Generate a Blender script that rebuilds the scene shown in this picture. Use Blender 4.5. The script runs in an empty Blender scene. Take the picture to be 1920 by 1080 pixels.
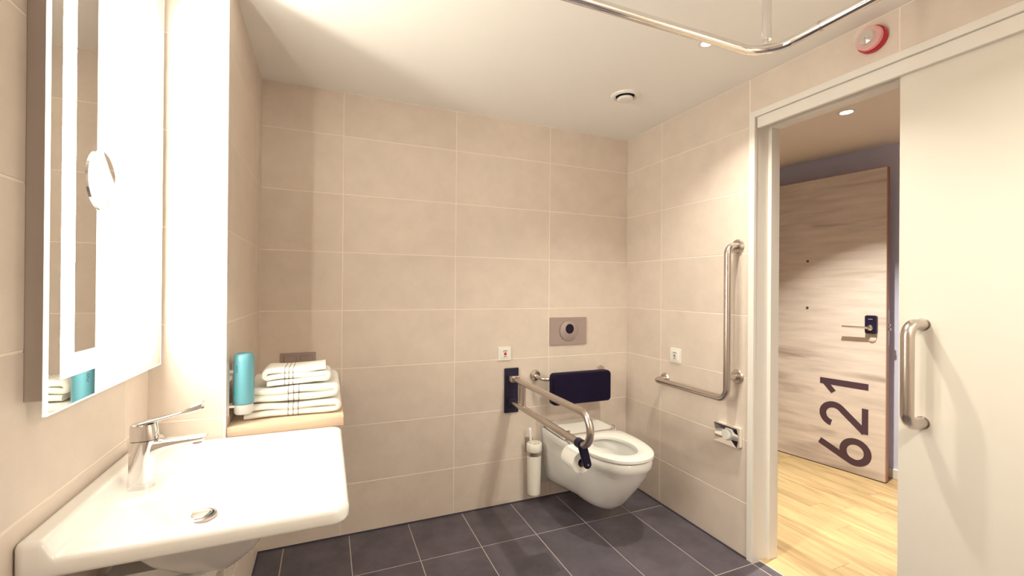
import bpy, bmesh, math, random
from mathutils import Vector, Matrix

random.seed(7)
SC = bpy.context.scene
COL = SC.collection
PI = math.pi

# ------------------------------------------------------------------ camera
F_PX, YAW, PITCH, ROLL = 827.36, 0.3976, 0.0021, 0.0080
CAM = Vector((-1.861, -2.4368, 1.2822))
cd = bpy.data.cameras.new('camera')
cd.sensor_fit = 'HORIZONTAL'
cd.sensor_width = 36.0
cd.lens = 36.0 * F_PX / 1920.0
cd.clip_start = 0.02
cam = bpy.data.objects.new('camera', cd)
COL.objects.link(cam)
fwd = Vector((math.sin(YAW) * math.cos(PITCH), math.cos(YAW) * math.cos(PITCH), math.sin(PITCH)))
rt = fwd.cross(Vector((0, 0, 1))).normalized()
up = rt.cross(fwd)
rt, up = rt * math.cos(ROLL) + up * math.sin(ROLL), -rt * math.sin(ROLL) + up * math.cos(ROLL)
cam.matrix_world = Matrix(((rt.x, up.x, -fwd.x, CAM.x), (rt.y, up.y, -fwd.y, CAM.y), (rt.z, up.z, -fwd.z, CAM.z), (0, 0, 0, 1)))
SC.camera = cam

# ------------------------------------------------------------------ world, exposure, light levels
w = bpy.data.worlds.new('world'); SC.world = w
w.use_nodes = True
w.node_tree.nodes['Background'].inputs['Color'].default_value = (0.9, 0.85, 0.85, 1)
w.node_tree.nodes['Background'].inputs['Strength'].default_value = 0.0     # closed rooms: no sky reaches them
SC.view_settings.view_transform = 'Standard'
SC.view_settings.look = 'None'
SC.view_settings.gamma = 1.0
SC.view_settings.use_curve_mapping = False
SC.view_settings.exposure = 0.77
WARM = (1.0, 0.955, 0.80)
MIRROR_EMIT = 34.0      # light strips of the lit mirror
SPOT_W = 5.6           # downlight over the toilet corner
SHOWER_W = 19.0         # ceiling light of the shower end behind the camera
HALL_W = 17.0           # downlight in the hallway

# ------------------------------------------------------------------ helpers
def srgb(r, g, b):
    f = lambda c: (c / 255 / 12.92) if c / 255 <= 0.04045 else ((c / 255 + 0.055) / 1.055) ** 2.4
    return (f(r), f(g), f(b), 1.0)

MATS = {}
def mat(name, col=(0.8, 0.8, 0.8), rough=0.5, metal=0.0, emit=None, strength=0.0, trans=0.0, ior=1.45, coat=0.0, spec=None, aniso=0.0):
    m = bpy.data.materials.new(name); m.use_nodes = True
    b = m.node_tree.nodes['Principled BSDF']
    b.inputs['Base Color'].default_value = (col[0], col[1], col[2], 1)
    b.inputs['Roughness'].default_value = rough
    b.inputs['Metallic'].default_value = metal
    b.inputs['IOR'].default_value = ior
    if trans: b.inputs['Transmission Weight'].default_value = trans
    if coat: b.inputs['Coat Weight'].default_value = coat; b.inputs['Coat Roughness'].default_value = 0.08
    if spec is not None: b.inputs['Specular IOR Level'].default_value = spec
    if aniso: b.inputs['Anisotropic'].default_value = aniso
    if emit:
        b.inputs['Emission Color'].default_value = (emit[0], emit[1], emit[2], 1)
        b.inputs['Emission Strength'].default_value = strength
    MATS[name] = m
    return m

def nd(m, t, **kw):
    n = m.node_tree.nodes.new(t)
    for k, v in kw.items(): setattr(n, k, v)
    return n
def lk(m, a, ao, b, bi): m.node_tree.links.new(a.outputs[ao], b.inputs[bi])
def bsdf(m): return m.node_tree.nodes['Principled BSDF']

def mottled(name, col, rough, scale, amount, bump=0.0, bscale=200.0, rand=0.05, spec=None, coords='Object', stretch=(1, 1, 1)):
    """colour with cloudy variation, per object tint and fine relief"""
    m = mat(name, col, rough, spec=spec)
    b = bsdf(m)
    tc = nd(m, 'ShaderNodeTexCoord'); mp = nd(m, 'ShaderNodeMapping'); mp.inputs['Scale'].default_value = stretch
    lk(m, tc, coords, mp, 'Vector')
    oi = nd(m, 'ShaderNodeObjectInfo')
    add = nd(m, 'ShaderNodeVectorMath', operation='ADD'); sc = nd(m, 'ShaderNodeVectorMath', operation='SCALE')
    sc.inputs['Scale'].default_value = 13.0
    cmb = nd(m, 'ShaderNodeCombineXYZ'); lk(m, oi, 'Random', cmb, 'X'); lk(m, oi, 'Random', cmb, 'Z')
    lk(m, cmb, 'Vector', sc, 0); lk(m, mp, 'Vector', add, 0); lk(m, sc, 'Vector', add, 1)
    n1 = nd(m, 'ShaderNodeTexNoise'); n1.inputs['Scale'].default_value = scale; n1.inputs['Detail'].default_value = 8; n1.inputs['Roughness'].default_value = 0.65
    lk(m, add, 'Vector', n1, 'Vector')
    mr = nd(m, 'ShaderNodeMapRange'); mr.inputs['From Min'].default_value = 0.3; mr.inputs['From Max'].default_value = 0.7
    mr.inputs['To Min'].default_value = 1 - amount; mr.inputs['To Max'].default_value = 1 + amount
    lk(m, n1, 'Fac', mr, 'Value')
    mr2 = nd(m, 'ShaderNodeMapRange'); mr2.inputs['To Min'].default_value = 1 - rand; mr2.inputs['To Max'].default_value = 1 + rand
    lk(m, oi, 'Random', mr2, 'Value')
    mul = nd(m, 'ShaderNodeMath', operation='MULTIPLY'); lk(m, mr, 'Result', mul, 0); lk(m, mr2, 'Result', mul, 1)
    cs = nd(m, 'ShaderNodeVectorMath', operation='SCALE'); cs.inputs[0].default_value = col[:3]
    lk(m, mul, 'Value', cs, 'Scale'); lk(m, cs, 'Vector', b, 'Base Color')
    if bump:
        n2 = nd(m, 'ShaderNodeTexNoise'); n2.inputs['Scale'].default_value = bscale; n2.inputs['Detail'].default_value = 4
        lk(m, mp, 'Vector', n2, 'Vector')
        bp = nd(m, 'ShaderNodeBump'); bp.inputs['Strength'].default_value = bump; bp.inputs['Distance'].default_value = 0.002
        lk(m, n2, 'Fac', bp, 'Height'); lk(m, bp, 'Normal', b, 'Normal')
    return m

def wood(name, light, dark, axis, scale=3.0, rough=0.45, contrast=1.0, knots=False, rand=0.12):
    """grain drawn out along one object axis ('X','Y')"""
    m = mat(name, light, rough)
    b = bsdf(m)
    tc = nd(m, 'ShaderNodeTexCoord'); mp = nd(m, 'ShaderNodeMapping')
    st = {'X': (0.12, 1, 1), 'Y': (1, 0.12, 1)}[axis]
    mp.inputs['Scale'].default_value = st
    oi = nd(m, 'ShaderNodeObjectInfo'); cmb = nd(m, 'ShaderNodeCombineXYZ')
    lk(m, oi, 'Random', cmb, 'X'); lk(m, oi, 'Random', cmb, 'Z')
    sc = nd(m, 'ShaderNodeVectorMath', operation='SCALE'); sc.inputs['Scale'].default_value = 31.0; lk(m, cmb, 'Vector', sc, 0)
    add = nd(m, 'ShaderNodeVectorMath', operation='ADD'); lk(m, tc, 'Object', mp, 'Vector'); lk(m, mp, 'Vector', add, 0); lk(m, sc, 'Vector', add, 1)
    n1 = nd(m, 'ShaderNodeTexNoise'); n1.inputs['Scale'].default_value = scale * 3; n1.inputs['Detail'].default_value = 6; n1.inputs['Distortion'].default_value = 0.9
    n2 = nd(m, 'ShaderNodeTexNoise'); n2.inputs['Scale'].default_value = scale * 14; n2.inputs['Detail'].default_value = 5; n2.inputs['Distortion'].default_value = 0.4
    lk(m, add, 'Vector', n1, 'Vector'); lk(m, add, 'Vector', n2, 'Vector')
    r1 = nd(m, 'ShaderNodeValToRGB')
    r1.color_ramp.elements[0].position = 0.30; r1.color_ramp.elements[0].color = (*dark[:3], 1)
    r1.color_ramp.elements[1].position = 0.30 + 0.30 / contrast; r1.color_ramp.elements[1].color = (*light[:3], 1)
    lk(m, n1, 'Fac', r1, 'Fac')
    mr = nd(m, 'ShaderNodeMapRange'); mr.inputs['From Min'].default_value = 0.3; mr.inputs['From Max'].default_value = 0.7
    mr.inputs['To Min'].default_value = 0.86; mr.inputs['To Max'].default_value = 1.08
    lk(m, n2, 'Fac', mr, 'Value')
    mr2 = nd(m, 'ShaderNodeMapRange'); mr2.inputs['To Min'].default_value = 1 - rand; mr2.inputs['To Max'].default_value = 1 + rand * 0.6
    lk(m, oi, 'Random', mr2, 'Value')
    mul = nd(m, 'ShaderNodeMath', operation='MULTIPLY'); lk(m, mr, 'Result', mul, 0); lk(m, mr2, 'Result', mul, 1)
    cs = nd(m, 'ShaderNodeVectorMath', operation='SCALE'); lk(m, r1, 'Color', cs, 0); lk(m, mul, 'Value', cs, 'Scale')
    lk(m, cs, 'Vector', b, 'Base Color')
    return m

def link_obj(name, me, material=None, parent=None, label=None, cat=None, group=None, kind=None, smooth=False):
    o = bpy.data.objects.new(name, me); COL.objects.link(o)
    if material is not None:
        me.materials.clear(); me.materials.append(MATS[material] if isinstance(material, str) else material)
    if smooth:
        for p in me.polygons: p.use_smooth = True
    if parent is not None: o.parent = parent
    tag(o, label, cat, group, kind)
    return o
def tag(o, label=None, cat=None, group=None, kind=None):
    if label: o['label'] = label
    if cat: o['category'] = cat
    if group: o['group'] = group
    if kind: o['kind'] = kind
def from_bm(bm, name):
    bmesh.ops.recalc_face_normals(bm, faces=bm.faces)
    me = bpy.data.meshes.new(name); bm.to_mesh(me); bm.free(); return me
def obj(name, bm, material, parent=None, smooth=None, **kw):
    """smooth: angle in degrees below which edges shade smooth"""
    me = from_bm(bm, name)
    o = link_obj(name, me, material, parent, **kw)
    if smooth:
        for p in me.polygons: p.use_smooth = True
        me.set_sharp_from_angle(angle=math.radians(smooth))
    return o
def empty(name, loc=(0, 0, 0), rz=0.0, **kw):
    o = bpy.data.objects.new(name, None); o.empty_display_size = 0.05; COL.objects.link(o)
    o.location = loc; o.rotation_euler = (0, 0, rz); tag(o, **kw); return o

def bm_box(x0, x1, y0, y1, z0, z1, bevel=0.0, seg=2, bm=None):
    own = bm is None
    t = bmesh.new()
    bmesh.ops.create_cube(t, size=1.0)
    for v in t.verts:
        v.co = Vector(((x0 + x1) / 2 + v.co.x * (x1 - x0), (y0 + y1) / 2 + v.co.y * (y1 - y0), (z0 + z1) / 2 + v.co.z * (z1 - z0)))
    if bevel: bmesh.ops.bevel(t, geom=list(t.edges), offset=bevel, segments=seg, affect='EDGES', profile=0.5)
    if own: return t
    merge(bm, t); return bm
def merge(bm, t):
    me = bpy.data.meshes.new('tmp'); t.to_mesh(me); t.free(); bm.from_mesh(me); bpy.data.meshes.remove(me)

def fillet(pts, r, n=8):
    pts = [Vector(p) for p in pts]; out = [pts[0]]
    for i in range(1, len(pts) - 1):
        a, b, c = pts[i - 1], pts[i], pts[i + 1]
        u = (a - b).normalized(); v = (c - b).normalized()
        ang = u.angle(v)
        rr = r[i - 1] if isinstance(r, (list, tuple)) else r
        d = rr / math.tan(ang / 2)
        cen = b + (u + v).normalized() * (rr / math.sin(ang / 2))
        p0 = b + u * d - cen; p1 = b + v * d - cen
        tot = p0.angle(p1)
        for k in range(n + 1):
            t = k / n
            out.append(cen + (p0 * math.sin((1 - t) * tot) + p1 * math.sin(t * tot)) / math.sin(tot))
    out.append(pts[-1]); return out
def bm_tube(pts, rad, seg=20, bm=None, cap=True):
    pts = [Vector(p) for p in pts]; own = bm is None
    t = bmesh.new(); rings = []
    tan0 = (pts[1] - pts[0]).normalized()
    nrm = tan0.orthogonal().normalized()
    for i, p in enumerate(pts):
        if i == 0: tg = tan0
        elif i == len(pts) - 1: tg = (pts[i] - pts[i - 1]).normalized()
        else: tg = ((pts[i] - pts[i - 1]).normalized() + (pts[i + 1] - pts[i]).normalized()).normalized()
        nrm = (nrm - tg * nrm.dot(tg)).normalized(); bn = tg.cross(nrm)
        rr = rad[i] if isinstance(rad, (list, tuple)) else rad
        rings.append([t.verts.new(p + (nrm * math.cos(2 * PI * k / seg) + bn * math.sin(2 * PI * k / seg)) * rr) for k in range(seg)])
    for a, b in zip(rings, rings[1:]):
        for k in range(seg): t.faces.new((a[k], a[(k + 1) % seg], b[(k + 1) % seg], b[k]))
    if cap: t.faces.new(rings[0][::-1]); t.faces.new(rings[-1])
    if own: return t
    merge(bm, t); return bm
def bm_lathe(profile, origin=(0, 0, 0), axis='Z', seg=40, bm=None, sx=1.0, sy=1.0):
    """profile of (radius, height) turned about an axis through origin"""
    own = bm is None
    t = bmesh.new(); rings = []; o = Vector(origin)
    def place(x, y, h):
        if axis == 'Z': return o + Vector((x, y, h))
        if axis == 'Y': return o + Vector((x, h, y))
        return o + Vector((h, x, y))
    for r, h in profile:
        if r < 1e-6: rings.append([t.verts.new(place(0, 0, h))])
        else: rings.append([t.verts.new(place(r * sx * math.cos(2 * PI * k / seg), r * sy * math.sin(2 * PI * k / seg), h)) for k in range(seg)])
    for a, b in zip(rings, rings[1:]):
        for k in range(seg):
            k2 = (k + 1) % seg
            if len(a) == 1 and len(b) == 1: continue
            if len(a) == 1: t.faces.new((a[0], b[k2], b[k]))
            elif len(b) == 1: t.faces.new((a[k], a[k2], b[0]))
            else: t.faces.new((a[k], a[k2], b[k2], b[k]))
    if len(rings[0]) > 2 and len(rings[-1]) > 2 and len(profile) > 3:      # a ring: close the section on itself
        a, b = rings[-1], rings[0]
        for k in range(seg): t.faces.new((a[k], a[(k + 1) % seg], b[(k + 1) % seg], b[k]))
    else:
        for r in (rings[0], rings[-1]):
            if len(r) > 2: t.faces.new(r)
    if own: return t
    merge(bm, t); return bm
def bm_prism(poly, to3, h0, h1, bm=None):
    """extrude a 2-D polygon; to3(u, v, h) gives the point"""
    own = bm is None
    t = bmesh.new()
    a = [t.verts.new(to3(u, v, h0)) for u, v in poly]; b = [t.verts.new(to3(u, v, h1)) for u, v in poly]
    n = len(poly)
    t.faces.new(a[::-1]); t.faces.new(b)
    for i in range(n): t.faces.new((a[i], a[(i + 1) % n], b[(i + 1) % n], b[i]))
    if own: return t
    merge(bm, t); return bm
def sstep(a, b, x):
    t = max(0.0, min(1.0, (x - a) / (b - a))); return t * t * (3 - 2 * t)
def rrect(w, h, r, n=6):
    out = []
    for cx, cy, a0 in ((w / 2 - r, h / 2 - r, 0), (-w / 2 + r, h / 2 - r, 90), (-w / 2 + r, -h / 2 + r, 180), (w / 2 - r, -h / 2 + r, 270)):
        for k in range(n + 1):
            a = math.radians(a0 + 90 * k / n); out.append((cx + r * math.cos(a), cy + r * math.sin(a)))
    return out

# ------------------------------------------------------------------ materials
TILE = (0.70, 0.605, 0.53)
mottled('wall_tile', TILE, 0.42, 9.0, 0.05, bump=0.10, bscale=260, rand=0.025)
mat('grout', (0.86, 0.76, 0.67), 0.85)
mottled('floor_tile', (0.096, 0.083, 0.102), 0.42, 7.0, 0.30, bump=0.18, bscale=180, rand=0.06)
mat('floor_grout', (0.50, 0.42, 0.40), 0.9)
mat('dark_joint', (0.06, 0.05, 0.075), 0.8)
mottled('ceiling_paint', (0.90, 0.875, 0.84), 0.8, 2.0, 0.01, rand=0)
mottled('white_paint', (0.82, 0.78, 0.73), 0.45, 3.0, 0.01, rand=0)
mottled('door_laminate', (0.75, 0.70, 0.63), 0.42, 3.0, 0.01, rand=0)
mat('ceramic', (0.90, 0.885, 0.86), 0.12, coat=0.4)
mat('white_plastic', (0.84, 0.82, 0.78), 0.3)
mat('cream_plastic', (0.82, 0.78, 0.70), 0.35)
mat('steel', (0.60, 0.54, 0.50), 0.27, 1.0)
mat('steel_dark', (0.42, 0.37, 0.36), 0.3, 1.0)
mat('chrome', (0.80, 0.78, 0.78), 0.06, 1.0)
mat('black_rubber', (0.007, 0.003, 0.022), 0.55, spec=0.2)
mat('black_plastic', (0.010, 0.006, 0.028), 0.4, spec=0.3)
mat('charcoal_plastic', (0.020, 0.016, 0.042), 0.4, spec=0.3)
mat('champagne', (0.40, 0.32, 0.30), 0.45, 0.25)
mat('mirror_box', (0.46, 0.40, 0.37), 0.45, 0.35)
mat('mirror_glass', (0.93, 0.93, 0.91), 0.0, 1.0)
mat('frosted_strip', (0.9, 0.9, 0.9), 0.5, emit=(1.0, 0.95, 0.80), strength=MIRROR_EMIT)
mat('glass_edge', (0.85, 0.9, 0.86), 0.3, emit=(1.0, 0.97, 0.80), strength=1.0)
mat('lamp_lens', (0.9, 0.9, 0.9), 0.4, emit=(1.0, 0.92, 0.75), strength=14.0)
mat('shelf_wood', (0.72, 0.55, 0.40), 0.5)
mat('red_plastic', (0.50, 0.012, 0.045), 0.25)
m = mat('clear_plastic', (0.92, 0.88, 0.85), 0.08); bsdf(m).inputs['Alpha'].default_value = 0.22
mat('pink_clear', (0.80, 0.40, 0.40), 0.18)
mat('reflector', (0.75, 0.72, 0.70), 0.18, 1.0)
mat('teal_plastic', (0.115, 0.32, 0.39), 0.28)
mat('teal_dark', (0.075, 0.33, 0.38), 0.4)
mat('teal_light', (0.36, 0.70, 0.72), 0.3)
mat('ink', (0.02, 0.05, 0.09), 0.5)
mat('frosted_cap', (0.80, 0.80, 0.78), 0.25, trans=0.35)
mat('hall_wall', (0.66, 0.66, 0.88), 0.8)
mat('hall_ceiling', (0.85, 0.76, 0.68), 0.85)
mat('digit_brown', (0.075, 0.040, 0.060), 0.5)
mat('edge_band', (0.42, 0.19, 0.115), 0.5)
mat('edge_band_light', (0.52, 0.34, 0.24), 0.5)
mat('paper', (0.86, 0.84, 0.80), 0.9)
mat('card', (0.40, 0.30, 0.22), 0.9)
mat('button_red', (0.55, 0.03, 0.03), 0.35)
mat('button_grey', (0.38, 0.34, 0.28), 0.4)
wood('door_oak', (0.82, 0.715, 0.665), (0.46, 0.36, 0.325), 'Y', 2.0, 0.5, 2.0)
wood('floor_oak', (0.55, 0.39, 0.205), (0.36, 0.235, 0.115), 'Y', 4.5, 0.4, 1.1)
wood('maple', (0.74, 0.58, 0.43), (0.66, 0.48, 0.34), 'X', 4.0, 0.5, 1.0, rand=0.0)
# terry cloth
m = mottled('terry', (0.86, 0.83, 0.77), 0.95, 60.0, 0.04, bump=0.8, bscale=420, rand=0.0)
# ------------------------------------------------------------------ room dimensions (metres; back right corner on the floor = origin)
H = 2.291                       # ceiling
XL, XP, YP = -2.360, -2.157, -0.772   # left wall, face of the boxed-in pier, front of the pier
YR = -3.30                      # wall behind the camera
Z0, DZ = 0.2644, 0.30           # first horizontal joint, row height
ROWS = [0.0] + [Z0 + DZ * k for k in range(7)] + [H]
GR = 0.0021                     # half joint width
DO_Y0, DO_Y1, DO_Z = -0.930, -2.36, 2.131   # outside of the door casing

TILE_CACHE = {}
def tile_mesh(wd, ht, th, material):
    key = (round(wd, 4), round(ht, 4), material)
    if key in TILE_CACHE: return TILE_CACHE[key]
    t = bmesh.new(); c = 0.0012
    ring = lambda i, z: [t.verts.new((sx * (wd / 2 - i), sy * (ht / 2 - i), z)) for sx, sy in ((-1, -1), (1, -1), (1, 1), (-1, 1))]
    a, b, d = ring(0, -th), ring(0, -c), ring(c, 0)
    for p, q in ((a, b), (b, d)):
        for k in range(4): t.faces.new((p[k], p[(k + 1) % 4], q[(k + 1) % 4], q[k]))
    t.faces.new(d)
    me = from_bm(t, 'tile'); me.materials.append(MATS[material]); TILE_CACHE[key] = me
    return me
def tiles(parent, name, material, origin, U, V, ub, vb, regions, gap=GR):
    """lay tiles in the plane origin + u U + v V; U x V points into the room"""
    U, V, O = Vector(U), Vector(V), Vector(origin); N = U.cross(V)
    ub, vb = sorted(ub), sorted(vb)
    for u0, u1 in zip(ub, ub[1:]):
        for v0, v1 in zip(vb, vb[1:]):
            for ru0, ru1, rv0, rv1 in regions:
                a, b, c, d = max(u0, ru0), min(u1, ru1), max(v0, rv0), min(v1, rv1)
                if b - a < 0.012 or d - c < 0.012: continue
                ga0 = gap if a > min(ub) + 1e-6 else gap * 0.4
                a2, b2, c2, d2 = a + ga0, b - gap, c + gap, d - gap
                o = bpy.data.objects.new(name, tile_mesh(b2 - a2, d2 - c2, 0.004, material)); COL.objects.link(o)
                p = O + U * ((a2 + b2) / 2) + V * ((c2 + d2) / 2)
                o.matrix_world = Matrix(((U.x, V.x, N.x, p.x), (U.y, V.y, N.y, p.y), (U.z, V.z, N.z, p.z), (0, 0, 0, 1)))
                o.parent = parent
REC = 0.0009   # joints lie this far behind the tile faces

def structure(name, bm, material, **kw):
    return obj(name, bm, material, kind='structure', **kw)

# walls (grout-coloured shell, tiles as children)
wb = structure('wall_back', bm_box(XL - 0.2, 0.0, REC, 0.14, -0.1, H + 0.1), 'grout', label='beige tiled back wall behind the toilet', cat='wall')
tiles(wb, 'tile', 'wall_tile', (0, 0, 0), (1, 0, 0), (0, 0, 1), [XP, -0.5873 - 1.198, -0.5873 - 0.599, -0.5873, 0.0], ROWS, [(XP, 0, 0.006, H)])

bmw = bm_box(REC, 0.145, DO_Y0 - 0.004, 0.14, -0.1, H + 0.1)
bm_box(REC, 0.145, DO_Y1 + 0.004, DO_Y0 - 0.004, DO_Z - 0.004, H + 0.1, bm=bmw)
bm_box(REC, 0.145, YR - 0.12, DO_Y1 + 0.004, -0.1, H + 0.1, bm=bmw)
wr = structure('wall_right', bmw, 'grout', label='beige tiled wall with the doorway in it', cat='wall')
# in this wall u runs towards the camera (-Y): U=(0,-1,0), V=(0,0,1) -> normal -X
RU = [0.0] + [0.3291 + 0.599 * k for k in range(6)]
RU[-1] = -YR
tiles(wr, 'tile', 'wall_tile', (0, 0, 0), (0, -1, 0), (0, 0, 1), RU, ROWS,
      [(0, -DO_Y0, 0.006, H), (-DO_Y0, -DO_Y1, DO_Z, H), (-DO_Y1, -YR, 0.006, H)])

wl = structure('wall_left', bm_box(XL - 0.14, XL - REC, YR - 0.12, 0.14, -0.1, H + 0.1), 'grout', label='beige tiled wall carrying the lit mirror and washbasin', cat='wall')
LU = [YR, -0.926 - 1.797, -0.926 - 1.198, -0.926 - 0.599, -0.926, YP]
tiles(wl, 'tile', 'wall_tile', (XL, 0, 0), (0, 1, 0), (0, 0, 1), LU, ROWS, [(YR, YP, 0.006, H)])

wp = structure('wall_pier', bm_box(XL - REC, XP - REC, YP + REC, REC, -0.05, H + 0.05), 'grout', label='tiled boxed-in pier beside the washbasin, brightly lit by the mirror', cat='wall')
tiles(wp, 'tile', 'wall_tile', (0, YP, 0), (1, 0, 0), (0, 0, 1), [XL, XP - 0.006], ROWS, [(XL, XP - 0.006, 0.006, H)])
tiles(wp, 'tile', 'wall_tile', (XP, 0, 0), (0, 1, 0), (0, 0, 1), [YP + 0.006, -0.172, 0.0], ROWS, [(YP + 0.006, 0, 0.006, H)])
obj('corner_trim', bm_box(XP - 0.0065, XP + 0.0004, YP - 0.0004, YP + 0.0065, 0.004, H, 0.001, 1), 'cream_plastic', wp, label='pale corner trim strip')

wf = structure('wall_front', bm_box(XL - 0.2, 0.145, YR - 0.12, YR, -0.1, H + 0.1), 'wall_tile', label='beige wall of the shower end of the room', cat='wall')
ce = structure('ceiling', bm_box(XL - 0.2, 0.145, YR - 0.12, 0.14, H, H + 0.08), 'ceiling_paint', label='plain cream ceiling of the bathroom', cat='ceiling')

# floor with dark tiles, dark sealant joint along the walls
fl = structure('floor', bm_box(XL - 0.14, 0.047, YR - 0.12, 0.14, -0.12, -REC), 'floor_grout', label='dark grey tiled bathroom floor', cat='floor')
FX = [XL] + [-0.234 - 0.302 * k for k in range(8) if -0.234 - 0.302 * k > XL + 0.02] + [0.0]
FY = [YR] + [-0.3585 - 0.604 * k for k in range(6) if -0.3585 - 0.604 * k > YR + 0.02] + [0.0]
tiles(fl, 'floor_tile', 'floor_tile', (0, 0, 0), (1, 0, 0), (0, 1, 0), FX, FY, [(XL + 0.004, -0.004, YR, -0.004)], gap=0.0016)
tiles(fl, 'floor_tile', 'floor_tile', (0, 0, 0), (1, 0, 0), (0, 1, 0), [-0.002, 0.046], FY, [(-0.002, 0.046, DO_Y1 + 0.03, -0.959)], gap=0.0012)
jb = bm_box(XP, 0, -0.006, 0.002, -0.002, 0.0052)
bm_box(-0.006, 0.002, DO_Y0, 0, -0.002, 0.0052, bm=jb)
bm_box(XP - 0.002, XP + 0.006, YP, 0, -0.002, 0.0052, bm=jb)
bm_box(XL, XP + 0.006, YP - 0.006, YP + 0.002, -0.002, 0.0052, bm=jb)
bm_box(XL - 0.002, XL + 0.006, YR, YP, -0.002, 0.0052, bm=jb)
obj('sealant_joint', jb, 'dark_joint', fl, label='dark joint between floor and wall tiles')

# ------------------------------------------------------------------ door frame, sliding door
tr = empty('trim_1', (0, DO_Y0, 0), label='cream door casing with sliding track around the doorway', cat='door frame', kind='structure')
def tpart(name, bm, material, parent, **kw):
    o = obj(name, bm, material, None, **kw); o.parent = parent
    o.matrix_parent_inverse = Matrix.Translation(-Vector(parent.location)) if parent.rotation_euler[2] == 0 else parent.matrix_basis.inverted()
    return o
CX = -0.006
tpart('casing_upright', bm_box(CX, 0.012, -0.9595, DO_Y0, 0.0, DO_Z, 0.0012, 1), 'white_paint', tr)
tpart('casing_head', bm_box(CX, 0.012, DO_Y1, -0.9595, DO_Z - 0.029, DO_Z, 0.0012, 1), 'white_paint', tr)
tpart('casing_upright', bm_box(CX, 0.012, DO_Y1, DO_Y1 + 0.029, 0.0, DO_Z - 0.029, 0.0012, 1), 'white_paint', tr)
tpart('jamb_lining', bm_box(0.012, 0.092, -0.9565, DO_Y0, 0.0, DO_Z - 0.03, 0.0008, 1), 'white_paint', tr)
tpart('jamb_stop', bm_box(0.092, 0.150, -0.974, DO_Y0, 0.0, DO_Z - 0.03, 0.0015, 1), 'white_paint', tr)
tpart('jamb_stop', bm_box(0.092, 0.150, DO_Y1, DO_Y1 + 0.045, 0.0, DO_Z - 0.03, 0.0015, 1), 'white_paint', tr)
tpart('track_cover', bm_box(0.004, 0.020, DO_Y1 + 0.03, -0.9655, 2.050, DO_Z - 0.0305, 0.001, 1), 'white_paint', tr)
tpart('head_lining', bm_box(0.012, 0.092, DO_Y1 + 0.03, -0.957, DO_Z - 0.034, DO_Z - 0.0295), 'white_paint', tr)
tpart('head_stop', bm_box(0.092, 0.150, DO_Y1 + 0.03, -0.974, 2.062, DO_Z - 0.03, 0.0015, 1), 'white_paint', tr)
tpart('threshold_strip', bm_box(0.0465, 0.0505, DO_Y1 + 0.03, -0.957, -0.004, 0.0015, 0.0005, 1), 'cream_plastic', tr)

sd = empty('door_1', (0.04, -1.90, 0), label='plain cream sliding door with a steel pull handle', cat='door', kind='structure')
tpart('door_leaf', bm_box(0.024, 0.062, DO_Y1 + 0.03, -1.518, 0.008, 2.085, 0.0015, 2), 'door_laminate', sd)
hp = fillet([(0.026, -1.588, 1.172), (-0.068, -1.588, 1.172), (-0.068, -1.588, 0.836), (0.026, -1.588, 0.836)], 0.042, 10)
tpart('pull_handle', bm_tube(hp, 0.0185, 24), 'steel', sd, smooth=40)
for z in (1.172, 0.836):
    tpart('handle_rose', bm_lathe([(0.0, 0.0), (0.021, 0.0), (0.021, 0.003), (0.0, 0.003)], (0.0212, -1.588, z), 'X', 28), 'steel_dark', sd, smooth=40)

# ------------------------------------------------------------------ hallway beyond the door
hf = structure('floor_hallway', bm_box(0.0505, 3.0, -3.4, 2.2, -0.12, -0.0012), 'floor_oak', label='warm oak plank floor of the hallway', cat='floor')
pk_rot = math.radians(0.0)
PKW = 0.125
i = 0
x = 0.051
while x < 2.0:
    y = -2.6 + random.uniform(-0.7, 0)
    while y < 1.1:
        L = random.choice((0.62, 0.86, 1.1))
        y0, y1 = max(y, -2.5), min(y + L, 1.1)
        if y1 - y0 > 0.1 and not (x < 0.14 and y0 > -0.9):
            xx0, xx1 = x + 0.0004, x + PKW - 0.0004
            t = bm_box(-(xx1 - xx0) / 2, (xx1 - xx0) / 2, -(y1 - y0) / 2, (y1 - y0) / 2, -0.003, 0.0, 0.0005, 1)
            o = obj('plank', t, 'floor_oak', hf); o.location = ((xx0 + xx1) / 2, (y0 + y1) / 2, 0.0)
        y += L + 0.0008
    x += PKW
HC = 2.31
hc = structure('ceiling_hallway', bm_box(0.145, 3.0, -3.4, 2.2, HC, HC + 0.1), 'hall_ceiling', label='beige hallway ceiling with an access panel', cat='ceiling')
obj('access_panel', bm_box(0.55, 1.345, -1.25, -0.545, HC - 0.003, HC + 0.001, 0.001, 1), 'hall_ceiling', hc)
# far wall of the hallway stands about ten degrees off the bathroom walls
def hw_box(u0, u1, v0, v1, z0, z1, bev=0.0):
    t = bm_box(u0, u1, v0, v1, z0, z1, bev, 1)
    c, s = math.cos(math.radians(9.6)), math.sin(math.radians(9.6))
    for v in t.verts:
        x_, y_ = v.co.x, v.co.y
        v.co.x = 1.752 + x_ * c - (y_) * s; v.co.y = -0.66 + x_ * s + y_ * c
    return t
hw = structure('wall_hallway', hw_box(0, 0.12, -2.4, 2.6, -0.05, HC + 0.05), 'hall_wall', label='lavender grey hallway wall behind the open numbered door', cat='wall')
bb = structure('baseboard_hallway', hw_box(-0.014, 0.001, -2.3, 2.4, 0.0, 0.065, 0.002), 'white_paint', label='low white baseboard along the hallway wall', cat='baseboard')
structure('wall_hallway_end', bm_box(0.145, 2.6, 1.15, 1.25, -0.05, HC + 0.05), 'hall_wall', label='lavender wall closing the far end of the hallway', cat='wall')
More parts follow.
